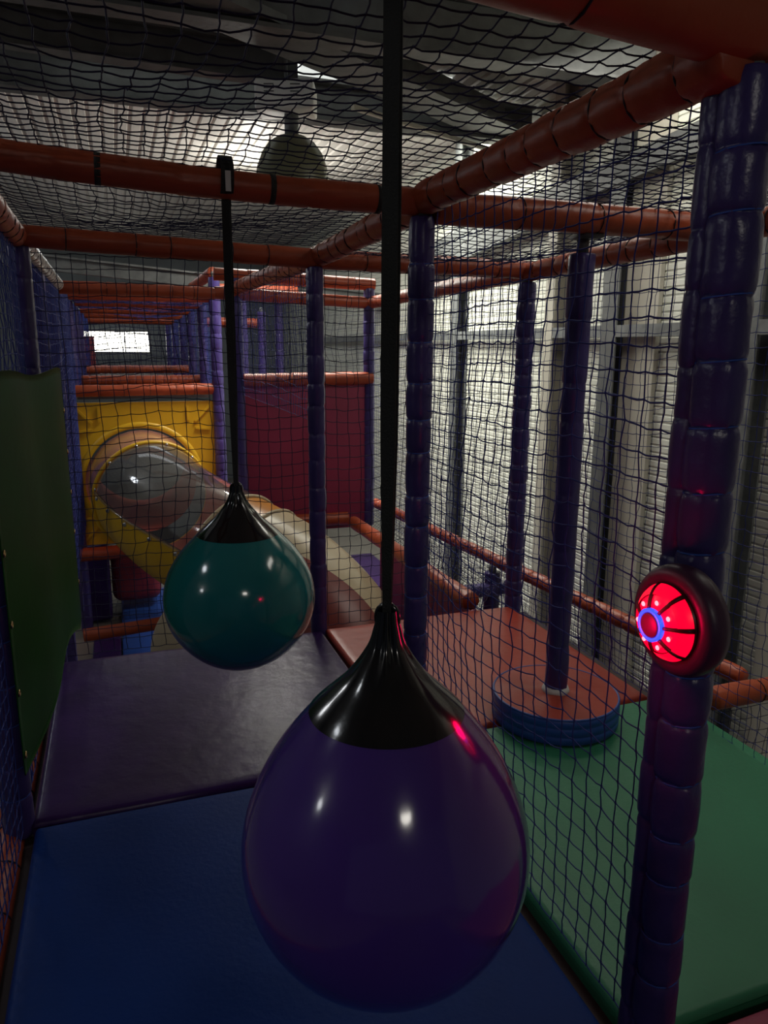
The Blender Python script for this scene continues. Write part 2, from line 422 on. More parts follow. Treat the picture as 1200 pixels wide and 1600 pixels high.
mb = MB(); bar(mb, (1.55, 5.0, 2.86), (2.85, 5.62, 2.86), .03, .03); tag(mb.build('conduit', M['beige'], smooth=False), 'thin pale conduit slanting under the roof right of the lamp box', 'pipe', kind='structure')
for A, B, lb in (((3.1, 3.3, 2.5), (3.1, 8.2, 2.25), 'upper dark brace along the top of the cladding wall'), ((3.05, 4.6, 2.38), (3.05, 7.6, 2.1), 'lower dark brace along the top of the cladding wall')):
    mb = MB(); bar(mb, A, B, .06, .16); tag(mb.build('eave_brace', M['steel_dark'], smooth=False), lb, 'beam', 'eave braces', 'structure')
# wall columns and rail
for y, wd_, mm, lb in ((6.74, .13, 'steel', 'thin galvanised wall column behind the centre post'), (5.05, .12, 'beige', 'pale wall column just right of the padded corner post'), (4.33, .16, 'steel_dark', 'dark steel wall column right of the spinner pole'), (3.1, .09, 'steel', 'galvanised wall column right of the button post')):
    mb = MB(); box(mb, (WX - .06, y, 1.0), (.10, .012, 4.4)); box(mb, (WX - .115, y - wd_ / 2 + .006, 1.0), (.012, wd_, 4.4)); box(mb, (WX - .01, y - wd_ / 2, 1.0), (.012, wd_, 4.4))
    tag(mb.build('wall_column', M[mm], smooth=False), lb, 'column', 'wall columns', 'structure')
for y, wd_, lb in ((4.05, .32, 'beige flashing panel beside the dark steel column'), (2.72, .3, 'beige flashing panel at the right edge of the view')):
    mb = MB(); box(mb, (WX - .02, y, 1.0), (.03, wd_, 4.4)); tag(mb.build('wall_flashing', M['beige'], smooth=False), lb, 'panel', kind='structure')
mb = MB(); box(mb, (WX - .09, 6, 1.465), (.06, 12, .075)); tag(mb.build('wall_rail', M['steel'], smooth=False), 'horizontal steel rail along the cladding wall', 'rail', kind='structure')

# ================================================================ PLAY FRAME
XL, XM, XR = -0.335, 0.885, 1.935
YA, YB, YC, YD, YE, YF = 0.97, 2.15, 3.35, 4.55, 5.75, 6.95
ZT = 1.775
mb = MB(); box(mb, (.82, 1.72, -.085), (2.4, 3.3, .06)); tag(mb.build('play_deck', M['deck'], smooth=False), 'dark deck boards under the coloured mats', 'deck', kind='structure')
def foam_mat(lb, x0, x1, y0, y1, m, z=0.0, th=.05, zz=None):
    mb = MB(); nx, ny = 24, 24
    cx, cy = (x0 + x1) / 2, (y0 + y1) / 2
    rg = random.Random(lb); p1, p2 = rg.uniform(0, 6), rg.uniform(0, 6)
    def fn(u, v):
        x, y = x0 + (x1 - x0) * u, y0 + (y1 - y0) * v
        e = min(u * (x1 - x0), (1 - u) * (x1 - x0), v * (y1 - y0), (1 - v) * (y1 - y0))
        rr = .018
        d = 0 if e > rr else rr - math.sqrt(max(0, rr * rr - (rr - e) ** 2))
        return (x, y, z - d + .0025 * math.sin(5 * x + p1) * math.sin(4 * y + p2))
    us = [0, .003, .008, .016] + [i / 22 for i in range(1, 22)] + [.984, .992, .997, 1]
    nn = len(us) - 1
    grid(mb, lambda a, b: fn(us[round(a * nn)], us[round(b * nn)]), nn, nn)
    s = .003
    box(mb, (cx, cy, z - th / 2 - .016), (x1 - x0 - s, y1 - y0 - s, th - .014))
    o = mb.build('foam_mat', M[m], None, True, (cx, cy, z - th), angle=50)
    return tag(o, lb, 'mat', 'floor mats')
foam_mat('dark blue foam mat under the purple ball', XL + .03, XM - .03, -.9, 2.11, 'blue')
foam_mat('dark plum foam mat under the teal ball', XL + .02, XM - .02, 2.125, 3.31, 'purple', .004)
foam_mat('brownish red foam mat behind the netting, before the wide slide end', XM + .0, XR - .02, 2.215, 3.33, 'red', .004)
foam_mat('green foam mat behind the netting around the button post', XM + .02, XR + .07, .99, 2.205, 'green')
foam_mat('dark red foam mat at the bottom right corner', XM + .07, XR + .07, -.2, .965, 'maroon', -.01)
mb = MB(); box(mb, (.27, 10.75, .86), (1.3, 5.3, .08)); tag(mb.build('far_deck', M['deck'], smooth=False), 'raised deck of the far corridor', 'deck', kind='structure')
# low orange beams at deck edges
def beam(lb, A, B, r=.05, spacing=.12, depth=.1, seed=0, sag=0.0, cord='lace_dark', cr=.0022, group='orange padded beams', cords=True, m='beam', run=False, straps=None, bulge=.03):
    c = ((A[0] + B[0]) / 2, (A[1] + B[1]) / 2, (A[2] + B[2]) / 2)
    t = thing('padded_beam', c, lb, 'beam', group)
    smb, ts = sleeve(A, B, r, spacing, depth, seed, sag=sag, bulge=bulge)
    smb.build('foam_sleeve', M[m], t)
    if cords and ts and straps is None:
        lacing(A, B, r * (1 - depth) + cr * .8, ts, M[cord], t, cr, run=run, side=-PI / 2, sag=sag)
    if straps:
        A_, B_ = np.array(A), np.array(B); d, a, b = frame_of(B_ - A_)
        for s in straps:
            c0 = sag_at(A, B, s, sag); mbs = MB()
            tube(mbs, [c0 - d * .008, c0 - d * .0075, c0 + d * .0075, c0 + d * .008], [r * .9, r * 1.03, r * 1.03, r * .9], 24)
            mbs.build('strap_band', M['strap'], t)
    return t
beam('orange padded beam above the netting between the right post and centre post', (XM, YA - .02, ZT), (XM, YB, ZT), .047, .105, .10, 3)
beam('dark orange padded beam from which the teal ball hangs', (XL - .05, YB, ZT + .035), (XM - .02, YB, ZT - .01), .038, .33, .03, 4, sag=.012, straps=[.3, .655, .9], bulge=.02)
beam('orange padded beam right of the centre post at the far side of the green mat', (XM + .03, YB, ZT - .02), (XR + .05, YB, ZT - .02), .047, .3, .04, 5, bulge=.02)
beam('orange padded beam at the top right corner above the camera side', (XL, YA, 1.905), (XM + .05, YA, 1.81), .056, .30, .05, 6)
beam('orange padded beam at the top edge running right from the button post', (XM + .04, YA, 1.808), (XR + .1, YA, 1.80), .056, .28, .05, 16)
beam('orange padded beam leading from the centre post to the next post behind', (XM, YB + .02, ZT - .01), (XM, YC, ZT - .03), .047, .13, .07, 7)
beam('orange padded beam behind it carrying the shaded navy net above the slide', (XL, YC, ZT - .01), (XM, YC, ZT - .045), .043, .2, .05, 8, straps=None)
beam('orange padded beam over the back edge of the red mat', (XM, YC, ZT - .045), (XR, YC, ZT - .05), .043, .2, .05, 9)
beam('orange padded beam over the left netting, nearest the camera', (XL, YA, ZT + .02), (XL, YC, ZT - .01), .047, .13, .08, 10)
beam('orange padded beam along the right netting beside the cladding wall, nearer half', (XR, YA, ZT - .02), (XR, YC, ZT - .06), .045, .13, .07, 11)
beam('orange padded beam along the right netting beside the cladding wall, farther half', (XR, YC, ZT - .06), (XR, YE, ZT - .08), .045, .13, .05, 12, cords=False)
beam('short orange padded beam leading on to the slide corridor', (XM, YC, ZT - .03), (XM, YE, ZT + .0), .047, .14, .06, 13)
beam('silver worn padded beam at the top of the left netting', (XL, YC, ZT - .01), (XL, YE, ZT - .02), .04, .13, .1, 14, m='silver')
beam('upper orange padded beam above the maroon panel', (.72, YE, 1.865), (XR + .02, YE, 1.83), .047, .2, .04, 15)
beam('lower orange padded beam above the maroon panel', (.72, YE, 1.735), (XR, YE, 1.69), .045, .2, .04, 17)
beam('orange padded beam over the slide corridor mouth', (XL, YE, 1.74), (.72, YE, 1.73), .045, .16, .06, 18)
beam('glossy orange padded beam on the corridor right going away', (.88, 7.1, 2.0), (.88, 9.2, 2.0), .05, .1, .14, 19)
beam('orange padded beam on top of the yellow slide panel', (XL - .05, YF, .965), (XM, YF, .975), .05, .2, .04, 20)
beam('orange padded beam low on the deck edge at left', (XL - .045, .6, -.06), (XL - .045, YC, -.06), .045, .2, .04, 21)
beam('orange padded beam along the top of the maroon panel', (XM + .02, YE - .02, 1.10), (XR, YE - .02, 1.11), .05, .2, .04, 22)
beam('pale orange rail from the maroon panel to the red mat', (1.72, YE - .2, -.02), (1.70, YC + .03, .035), .05, .22, .03, 23, cords=False)
beam('laced orange rail along the cladding wall side', (2.02, 5.9, .05), (2.32, 2.15, .05), .04, .11, .16, 24)
beam('orange rail going right behind the button post', (2.06, 2.04, .05), (2.75, 2.04, .05), .045, .2, .04, 25)
beam('dull orange rail under the maroon panel', (XM, YE, -.02), (1.72, YE - .05, -.02), .05, .2, .04, 26)
for i, (y, z, r) in enumerate(((8.15, ZT, .05), (9.35, ZT - .02, .05), (10.55, ZT - .03, .055), (12.0, ZT - .05, .06))):
    beam('orange padded cross beam over the far corridor, %s beyond the yellow panel' % ('first', 'second', 'third', 'fourth')[i], (XL, y, z), (XM, y, z), r, .2, .05, 30 + i, cords=False, group='far corridor beams')
beam('orange padded cross beam above the yellow panel at roof height', (XL, YF, ZT), (XM, YF, ZT), .05, .2, .05, 35, cords=False, group='far corridor beams')
for i, (y, z) in enumerate(((8.3, 1.0), (10.0, 1.06))):
    beam('orange floor beam of the far corridor, %s behind the yellow panel' % ('first', 'second')[i], (XL, y, z), (XM, y, z), .05, .09, .1, 40 + i, cords=False, group='far corridor beams')

# posts
def post(lb, x, y, z0, z1, r=.041, spacing=.112, depth=.14, seed=0, cord='lace', cr=.0017, run=True, side=2.4, extra=None, group='purple padded posts', jitter=.12):
    t = thing('padded_post', (x, y, z0), lb, 'post', group)
    smb, ts = sleeve((x, y, z0), (x, y, z1), r, spacing, depth, seed, jitter=jitter)
    smb.build('foam_sleeve', M['post'], t)
    if cord:
        lacing((x, y, z0), (x, y, z1), r * (1 - depth) + cr * .9, ts, M[cord], t, cr, side=side, run=run)
    mb = MB(); tube(mb, [(x, y, z1 - .01), (x, y, z1 + .05)], .024, 12); mb.build('steel_tube', M['steel'], t)
    if extra:
        ex, ey, er = extra
        s2, _ = sleeve((x + ex, y + ey, z0), (x + ex, y + ey, z1), er, spacing, depth * .8, seed + 5, jitter=jitter)
        s2.build('net_edge_sleeve', M['post'], t)
    return t
post('purple padded post at right carrying the glowing red button', XM + .035, YA, -.05, ZT - .02, .042, .108, .13, 51, extra=(-.012, .038, .03), side=2.2)
post('purple padded post in the centre behind the near strap', XM - .005, YB, -.04, ZT - .05, .04, .118, .14, 52, side=.6)
post('purple padded post right of the teal ball', XM - .025, YC, -.04, ZT - .08, .04, .12, .10, 53, cord=None)
post('purple padded post at the left under the green sheet', XL - .015, YB, -.04, ZT - .04, .042, .12, .12, 54, side=.2)
post('purple padded post behind the far end of the green sheet', XL + .01, YC, -.04, ZT - .05, .04, .12, .06, 55, cord=None)
post('dark padded post at the back corner of the red mat by the wall', XR, YC, -.04, ZT - .11, .045, .09, .12, 56, cord=None)
post('padded post hidden mostly behind the button post', XR + .03, YB, -.04, ZT - .06, .045, .12, .1, 57, cord=None)
post('purple padded post at the right end of the maroon panel', XR - .02, YE, -.1, 1.80, .045, .12, .08, 58, cord=None)
post('purple padded post at the left end of the maroon panel', XM - .01, YE, -.6, 1.84, .045, .2, .03, 59, cord=None)
post('purple padded post at the right edge of the yellow slide panel', XM - .02, YF - .02, -1.2, 1.94, .052, .16, .08, 60, cord=None)
post('purple padded post at the left edge of the yellow slide panel', XL - .06, YF - .02, -1.2, ZT, .05, .16, .06, 61, cord=None)
post('purple padded post in the left netting beyond the green sheet', XL - .04, YD, -.6, ZT - .03, .045, .16, .06, 62, cord=None)
post('purple padded post in the left netting beside the slide', XL - .05, YE, -.6, ZT - .03, .045, .16, .06, 63, cord=None)
for i, (y, x) in enumerate(((8.15, XM), (9.35, XM), (10.55, XM), (12.0, XM), (13.4, XM))):
    post('padded post on the right side of the far corridor, %s beyond the yellow panel' % ('first', 'second', 'third', 'fourth', 'fifth')[i], x, y, .9, ZT, .05, .16, .08, 70 + i, cord=None, group='far corridor posts')
for i, y in enumerate((8.15, 9.35, 10.55)):
    post('padded post on the left side of the far corridor, %s beyond the yellow panel' % ('first', 'second', 'third')[i], XL - .06, y, .9, ZT, .04, .16, .08, 80 + i, cord=None, group='far corridor posts')
for i, (x, y, z1) in enumerate(((1.3, 8.15, 1.9), (1.66, 9.0, 1.75), (1.45, 9.4, 1.6), (1.95, 9.4, 1.9))):
    post(('blue padded post seen above the maroon panel beside the corridor', 'short blue padded post above the middle of the maroon panel', 'thin blue padded post above the left part of the maroon panel', 'blue padded post above the right part of the maroon panel')[i], x, y, FZ, z1, .05, .2, .05, 90 + i, cord=None, group='posts beyond the maroon panel')
for i, (x0, x1, y, z) in enumerate(((1.0, 1.9, 8.15, 1.93), (1.0, 1.6, 9.0, 1.62))):
    beam(('bright orange beam far behind the maroon panel', 'lower bright orange beam far behind the maroon panel')[i], (x0, y, z), (x1, y, z), .055, .2, .04, 95 + i, cords=False, group='beams beyond the maroon panel')

# ---------------------------------------------------------------- nets
net('blue safety net between the centre post and the button post', (XM + .01, YA + .04, .02), (0, YB - YA - .07, 0), (0, 0, ZT - .06), .048, .0017, seed=11)
net('blue net on the left side near the camera', (XL, .45, .0), (0, YB - .5, 0), (0, 0, ZT), .048, .0017, seed=12)
net('blue net on the left side behind the green sheet', (XL, YB + .03, .0), (0, YC - YB - .06, 0), (0, 0, ZT - .03), .044, .0017, seed=13)
net('shaded navy net standing in front of the slide and yellow panel', (XL + .03, YC, .01), (XM - XL - .06, 0, 0), (0, 0, ZT - .08), .055, .0016, seed=14, m='net_shaded')
net('shaded navy net between the plum mat post and the far corner post', (XM + .02, YC, .01), (XR - XM - .05, 0, 0), (0, 0, ZT - .1), .055, .0016, seed=15, m='net_shaded')
net('ceiling net over the blue mat', (XL, YA - .0, ZT + .06), (XM - XL, 0, -.02), (0, YB - YA, 0), .049, .0016, seed=16, sag=.02, m='net_shaded')
net('ceiling net over the plum mat', (XL, YB, ZT + .05), (XM - XL, 0, -.02), (0, YC - YB, -.02), .049, .0016, seed=17, sag=.02, m='net_shaded')
net('ceiling net over the green mat', (XM, YA, ZT + .045), (XR - XM, 0, -.03), (0, YB - YA, 0), .049, .0016, seed=18, sag=.03, m='net_shaded')
net('ceiling net over the red mat', (XM, YB, ZT + .02), (XR - XM, 0, 0), (0, YC - YB, -.04), .049, .0016, seed=19, sag=.03, m='net_shaded')
net('side net along the cladding wall beside the red mat', (XR, YB, .0), (0, YC - YB - .05, 0), (0, 0, ZT - .06), .048, .0013, seed=20)
net('side net along the cladding wall beside the green mat', (XR + .02, YA, .0), (0, YB - YA, 0), (0, 0, ZT - .03), .048, .0013, seed=21)
net('side net along the cladding wall beyond the red mat', (XR, YC + .05, .0), (0, YE - YC - .1, 0), (0, 0, ZT - .1), .05, .0014, seed=22, knots=False, sub=2, k=3)
net('fallen side net hanging under the laced orange rail', (2.06, 5.8, -.62), (.27, -3.6, 0), (0, 0, .64), .045, .0016, seed=23, knots=False, sub=2, k=3, m='net_shaded')
net('sloping net between the two orange rails behind the red mat', (1.74, 5.5, -.06), (.28, .3, .06), (.0, -2.1, .0), .045, .0015, seed=24, knots=False, sub=2, k=3, m='net_shaded')
net('net hanging below the short rail behind the button post', (2.1, 2.02, -.5), (.65, 0, 0), (0, 0, .5), .045, .0015, seed=25, knots=False, sub=2, k=3, m='net_shaded')
net('net above the yellow slide panel', (XL, YF + .03, 1.0), (XM - XL, 0, 0), (0, 0, ZT - 1.0), .06, .0018, seed=26, knots=False, sub=2, k=3, m='net_shaded')
net('net above the maroon panel', (XM, YE + .03, 1.12), (XR - XM, 0, 0), (0, 0, .58), .05, .0017, seed=27, knots=False, sub=2, k=3, m='net_shaded')
net('left side net beside the slide', (XL, YC + .04, -.2), (0, YF - YC - .1, 0), (0, 0, ZT + .18), .055, .002, seed=28, knots=False, sub=2, k=3)
net('right side net between the corridor posts beyond the plum mat', (XM, YC + .05, 1.0), (0, YE - YC - .1, 0), (0, 0, ZT - 1.02), .055, .0017, seed=29, knots=False, sub=2, k=3)
net('left side net of the far corridor', (XL - .04, YF + .05, .95), (0, 6.5, 0), (0, 0, ZT - .95), .075, .0028, seed=30, knots=False, sub=2, k=3, group='far corridor nets')
net('right side net of the far corridor', (XM, YF + .05, .95), (0, 6.5, 0), (0, 0, ZT - .95), .075, .0028, seed=31, knots=False, sub=2, k=3, group='far corridor nets')
net('ceiling net of the far corridor', (XL, YF + .05, ZT - .02), (XM - XL, 0, 0), (0, 5.5, 0), .075, .0024, seed=32, knots=False, sub=2, k=3, group='far corridor nets', sag=.03)
net('net across the end of the far corridor before the window', (XL - .3, 13.0, .95), (1.5, 0, 0), (0, 0, .9), .08, .006, seed=33, knots=False, sub=2, k=3, m='net_shaded', group='far corridor nets')
net('net below the yellow slide panel', (XL, YF + .05, -1.15), (.8, 0, 0), (0, 0, .72), .06, .002, seed=35, knots=False, sub=2, k=3, m='net_shaded')

# ---------------------------------------------------------------- hanging balls
def ball(lb, x, y, z, r, m, profile, zcap, tipz, topz, seed, label_tag=False):
    t = thing('hanging_ball', (x, y, z - r), lb, 'hanging ball', 'hanging balls')
    zk = np.array([p[1] for p in profile]); rk = np.array([p[0] for p in profile])
    def rz(q):                                              # Catmull-Rom through the measured outline
        i = int(np.clip(np.searchsorted(zk, q) - 1, 0, len(zk) - 2)); u = (q - zk[i]) / (zk[i + 1] - zk[i])
        p = [rk[max(i - 1, 0)] if i > 0 else -rk[1], rk[i], rk[i + 1], rk[min(i + 2, len(rk) - 1)]]
        zz = [zk[max(i - 1, 0)] if i > 0 else 2 * zk[0] - zk[1], zk[i], zk[i + 1], zk[min(i + 2, len(zk) - 1)]]
        m1 = (p[2] - p[0]) / max(1e-6, zz[2] - zz[0]) * (zk[i + 1] - zk[i]); m2 = (p[3] - p[1]) / max(1e-6, zz[3] - zz[1]) * (zk[i + 1] - zk[i])
        if i == 0: return rk[1] * math.sqrt(max(0, u * (2 - u))) if False else rk[1] * math.sqrt(max(0, 1 - (1 - u) ** 2)) * .86 + rk[1] * u * .14
        return (2 * u ** 3 - 3 * u * u + 1) * p[1] + (u ** 3 - 2 * u * u + u) * m1 + (-2 * u ** 3 + 3 * u * u) * p[2] + (u ** 3 - u * u) * m2
    zb, zt = zk[0], zk[-1]
    body = [(max(.0005, rz(q)), q - z) for q in zb + (zcap - zb) * (1 - np.cos(np.linspace(0, PI / 2, 56)))]
    mb = MB(); lathe(mb, (x, y, z), body, 72); mb.build('ball_body', M[m], t)
    rc, zc = rz(zcap), zcap - z; H = zt - zcap
    rg = random.Random(seed); ph = rg.uniform(0, 6)
    fine = [(max(.006, rz(zcap + H * q)) + .0012, zc + H * q) for q in np.linspace(0, 1, 48)]; n = len(fine)
    def wob(th, i):
        u = i / (n - 1); w = .20 * min(1, max(0, (u - .30) * 2.0)) ** 1.3
        return w * (.55 * math.cos(7 * th + ph) + .35 * math.cos(11 * th + 2 * ph) + .3 * math.cos(4 * th - ph))
    mb = MB(); lathe(mb, (x, y, z), fine, 84, wob=wob); mb.build('gathered_cap', M['black'], t)
    mb = MB()
    for tt in (0.4, 2.2, 4.4): 
        c = np.array((x, y, z)) + np.array((math.cos(tt) * rc * .82, math.sin(tt) * rc * .82, zc + H * .1)); tube(mb, [c, c + np.array((math.cos(tt), math.sin(tt), 1.0)) * .003], [.006, .003], 10)
    # strap: two plies coming together above the eye, then one flat band up to the beam
    mb2 = MB(); w_ = .021
    yaw = math.atan2(y, x) + PI / 2 - .25
    ax = np.array((math.cos(yaw), math.sin(yaw), 0)); nx = np.array((-ax[1], ax[0], 0))
    def band(P, wv, th):
        P = np.array(P); V = []
        for p, ww in zip(P, wv):
            for sx, sy in ((-1, -1), (1, -1), (1, 1), (-1, 1)): V.append(p + ax * sx * ww / 2 + nx * sy * th / 2)
        F = [(3, 2, 1, 0)] + [(4 * (len(P) - 1) + j) for j in ()] if False else []
        for i in range(len(P) - 1):
            for j in range(4): F.append((4 * i + j, 4 * i + (j + 1) % 4, 4 * i + 4 + (j + 1) % 4, 4 * i + 4 + j))
        F.append((3, 2, 1, 0)); e = 4 * (len(P) - 1); F.append((e, e + 1, e + 2, e + 3))
        mb2.add(V, F)
    zs = np.linspace(tipz - .01, topz, 14)
    band([np.array((x, y, q)) + nx * (.004 + .0015 * math.sin(6 * q)) for q in zs], [.013 + .0085 * min(1, max(0, (q - tipz) / .25)) for q in zs], .0022)
    band([np.array((x, y, q)) - nx * (.004 - .001 * math.sin(5 * q)) + ax * .003 * math.sin(3 * q) for q in zs], [.012 + .0085 * min(1, max(0, (q - tipz) / .25)) for q in zs], .0022)
    # loop round the beam
    for off in (-.006, .006):
        P = [np.array((x + off, y + .053 * math.sin(a), topz + .052 - .053 * math.cos(a))) for a in np.linspace(0, 2 * PI, 25)]
        V = []
        for p in P: V += [p + np.array((-.011, 0, 0)), p + np.array((.011, 0, 0))]
        mb2.add(V, [(2 * i, 2 * i + 1, 2 * i + 3, 2 * i + 2) for i in range(24)])
    mb2.build('strap', M['strap'], t, False)
    mb = MB(); P = [np.array((x, y, tipz - .012)) + .016 * (math.cos(a) * ax + 1.25 * math.sin(a) * np.array((0, 0, 1.0))) for a in np.linspace(0, 2 * PI, 21)[:-1]]
    tube(mb, P, .0045, 8, closed=True); mb.build('eye_ring', M['black'], t)
    if label_tag:
        mb = MB(); box(mb, (x, y - .0575, topz + .032), (.014, .003, .05)); mb.build('white_label', M['white'], t, False)
    return t
PROF_A = [[0.0, 0.3543], [0.0499, 0.361], [0.0981, 0.3811], [0.1428, 0.4135], [0.1823, 0.457], [0.2101, 0.5094], [0.2235, 0.5687], [0.2197, 0.6322], [0.1978, 0.6971], [0.1617, 0.7605], [0.1137, 0.8198], [0.0597, 0.8723], [0.028, 0.9157], [0.017, 0.9482], [0.013, 0.975]]
PROF_B = [[0.0, 0.3934], [0.0495, 0.3995], [0.0968, 0.4177], [0.1407, 0.447], [0.1783, 0.4863], [0.2073, 0.5338], [0.2224, 0.5874], [0.2215, 0.6448], [0.2039, 0.7035], [0.1676, 0.761], [0.1168, 0.8146], [0.0658, 0.8621], [0.0322, 0.9014], [0.0178, 0.9307], [0.013, 0.955]]
ball('large purple punch ball with black gathered top in the foreground', .3525, YA, .57, .2157, 'ball_p', PROF_A, .817, .975, 1.80, 3)
ball('teal punch ball with black gathered top hanging over the plum mat', .3088, YB, .61, .2166, 'ball_t', PROF_B, .812, .955, ZT - .036, 8, True)

# ---------------------------------------------------------------- lit button on the post
bc = np.array((.850, .930, .913)); BS = 1.07
t = thing('glowing_button', tuple(bc), 'round red glowing button with blue ring strapped to the right post', 'button')
axn = np.array((-.99, -.02, -.02)); axn /= np.linalg.norm(axn)
dd, ba, bb = frame_of(axn)
mb = MB(); lathe(mb, bc, [(.004, -.03), (.07, -.03), (.09, -.022), (.094, -.008), (.093, .008), (.087, .018), (.075, .022), (.066, .020), (.063, .017), (.004, .017)], 64, axn); mb.build('housing', M['housing'], t)
def dome(rr):                       # radius from axis -> height
    return .017 + .042 * math.sqrt(max(0, 1 - (rr / .066) ** 2))
NS = 7; a00 = .12
for s in range(NS):
    a0 = a00 + s * 2 * PI / NS + .07; a1 = a00 + (s + 1) * 2 * PI / NS - .07
    def patch(r0, r1, lift):
        def fn(u, v):
            rr = r0 + (r1 - r0) * v; th = a0 + (a1 - a0) * u
            q = bc + dd * (dome(rr) + lift) + rr * (math.cos(th) * ba + math.sin(th) * bb); return tuple(q)
        return fn
    mb = MB(); grid(mb, patch(.049, .0645, 0), 14, 5); lens = mb.build('lens', M['lens_out'], t)
    mb = MB(); grid(mb, patch(.027, .0475, -.003), 14, 5); mb.build('inner_lens', M['lens_in'], lens)
    th = (a0 + a1) / 2; rr = .038
    c = bc + dd * (dome(rr) - .001) + rr * (math.cos(th) * ba + math.sin(th) * bb)
    mb = MB(); lathe(mb, c, [(.0042 * math.cos(q), .0025 * math.sin(q)) for q in np.linspace(0, PI / 2 - .05, 5)], 12, dd); mb.build('led', M['led'], lens)
mb = MB(); lathe(mb, bc, [(rr, dome(rr) - .0045) for rr in (.066, .062, .056, .05, .044, .038, .032, .026, .02)], 56, dd)
for s in range(NS):
    th = a00 + s * 2 * PI / NS
    P = [bc + dd * (dome(rr) - .001) + rr * (math.cos(th) * ba + math.sin(th) * bb) for rr in np.linspace(.027, .0645, 8)]
    tube(mb, P, .0032, 6)
mb.build('spoke_frame', M['spoke'], t)
mb = MB(); lathe(mb, bc, [(.0275, .052), (.0275, .059), (.026, .0605), (.0225, .0605), (.0215, .058)], 48, dd); mb.build('led_ring', M['led_blue'], t)
mb = MB(); lathe(mb, bc, [(.0215, .056), (.021, .0595), (.018, .061), (.008, .062), (.0005, .0622)], 40, dd); mb.build('push_cap', M['housing'], t)
pl = bpy.data.lights.new('button_light', 'POINT'); pl.energy = 0.8; pl.specular_factor = 0.0; pl.color = (1, .0, .06); pl.shadow_soft_size = .03
po = bpy.data.objects.new('button_light', pl); COL.objects.link(po); po.location = tuple(bc + axn * .11)

# ---------------------------------------------------------------- spinner disc
sx_, sy_ = 1.47, 2.20
t = thing('spinner', (sx_, sy_, 0), 'round red topped spinning disc with blue rim and padded pole', 'spinner')
R_ = .232
mb = MB(); lathe(mb, (sx_, sy_, .002), [(R_ - .012, 0), (R_, .006), (R_ + .001, .032), (R_ - .002, .035), (R_ + .001, .038), (R_ + .001, .064), (R_ - .002, .067), (R_ + .001, .07), (R_, .094), (R_ - .008, .1)], 72); mb.build('rim', M['lowblue'], t)
def topf(u, v):
    th = 2 * PI * u; rr = (R_ - .004) * v
    return (sx_ + rr * math.cos(th), sy_ + rr * math.sin(th), .102 + .006 * (1 - v) + .004 * math.sin(5 * th) * v * (1 - v) * 2)
mb = MB(); grid(mb, topf, 72, 14); mb.build('disc_top', M['red'], t)
mb = MB(); P = [(sx_ + (R_ - .004) * math.cos(a), sy_ + (R_ - .004) * math.sin(a), .1) for a in np.linspace(0, 2 * PI, 61)[:-1]]; tube(mb, P, .0045, 8, closed=True); mb.build('piping', M['lowblue'], t)
smb, ts = sleeve((sx_, sy_, .105), (sx_, sy_, ZT - .12), .041, .19, .07, 99, jitter=.3, bulge=.06); sl = smb.build('pole_sleeve', M['post'], t)
mb = MB(); tube(mb, [(sx_, sy_, .1), (sx_, sy_, .125)], [.055, .045], 20); mb.build('pole_collar', M['white'], t)
mb = MB(); tube(mb, [(sx_, sy_, ZT - .13), (sx_, sy_, ZT - .06)], .02, 12); box(mb, (sx_, sy_ - .02, ZT - .07), (.07, .09, .012)); mb.build('pole_bracket', M['steel_dark'], t)

# ---------------------------------------------------------------- green sheet
t = thing('vinyl_sheet', (XL, 2.7, .2), 'dark green vinyl sheet laced over the left netting', 'sheet')
def shf(u, v):
    y = 2.10 + (3.27 - 2.10) * u
    zt = 1.275 - .02 * u + .01 * math.sin(9 * u); zb = .17 + .05 * u
    # corner hems curve up
    zb += .16 * math.sin(PI * min(1, u * 1.15)) * u
    z = zb + (zt - zb) * v
    x = XL + .02 + .105 * u ** 1.1 + .035 * math.sin(PI * u) * (1 - .5 * v) + .012 * math.sin(7.5 * u + 1.1 * v) * math.sin(PI * u)
    return (x, y, z)
mb = MB(); grid(mb, shf, 60, 40, thick=(.003, 0, 0)); mb.build('sheet', M['sheet'], t)
for u, vs in ((.012, (.05, .22, .4, .58)), (.985, (.15, .36, .52, .68, .84))):
    for v in vs:
        p = np.array(shf(u, v)); mb = MB()
        P = [p + np.array((.004, 0, 0)) + .008 * np.array((0, math.cos(a), math.sin(a))) for a in np.linspace(0, 2 * PI, 17)[:-1]]
        tube(mb, P, .003, 6, closed=True); mb.build('eyelet', M['brass'], t)

# ---------------------------------------------------------------- yellow panel and tube slide
t = thing('tube_slide', (.2, YF, -.5), 'yellow framed tube slide with clear window section turning right', 'slide')
mb = MB(); x0, x1, z0, z1 = XL - .07, XM - .055, -.40, .865; pcx, pcz, pr = .17, .15, .5
k = 64; V = []
for yy in (YF, YF + .04):
    for j in range(k):
        a = 2 * PI * j / k; ca, sa = math.cos(a), math.sin(a)
        V.append((pcx + pr * ca, yy, pcz + pr * sa))
    for j in range(k):
        a = 2 * PI * j / k; ca, sa = math.cos(a), math.sin(a)
        sx2 = ((x1 - pcx) / ca if ca > 0 else (x0 - pcx) / ca) if abs(ca) > 1e-6 else 1e9
        sz2 = ((z1 - pcz) / sa if sa > 0 else (z0 - pcz) / sa) if abs(sa) > 1e-6 else 1e9
        s = min(sx2, sz2); V.append((pcx + s * ca, yy, pcz + s * sa))
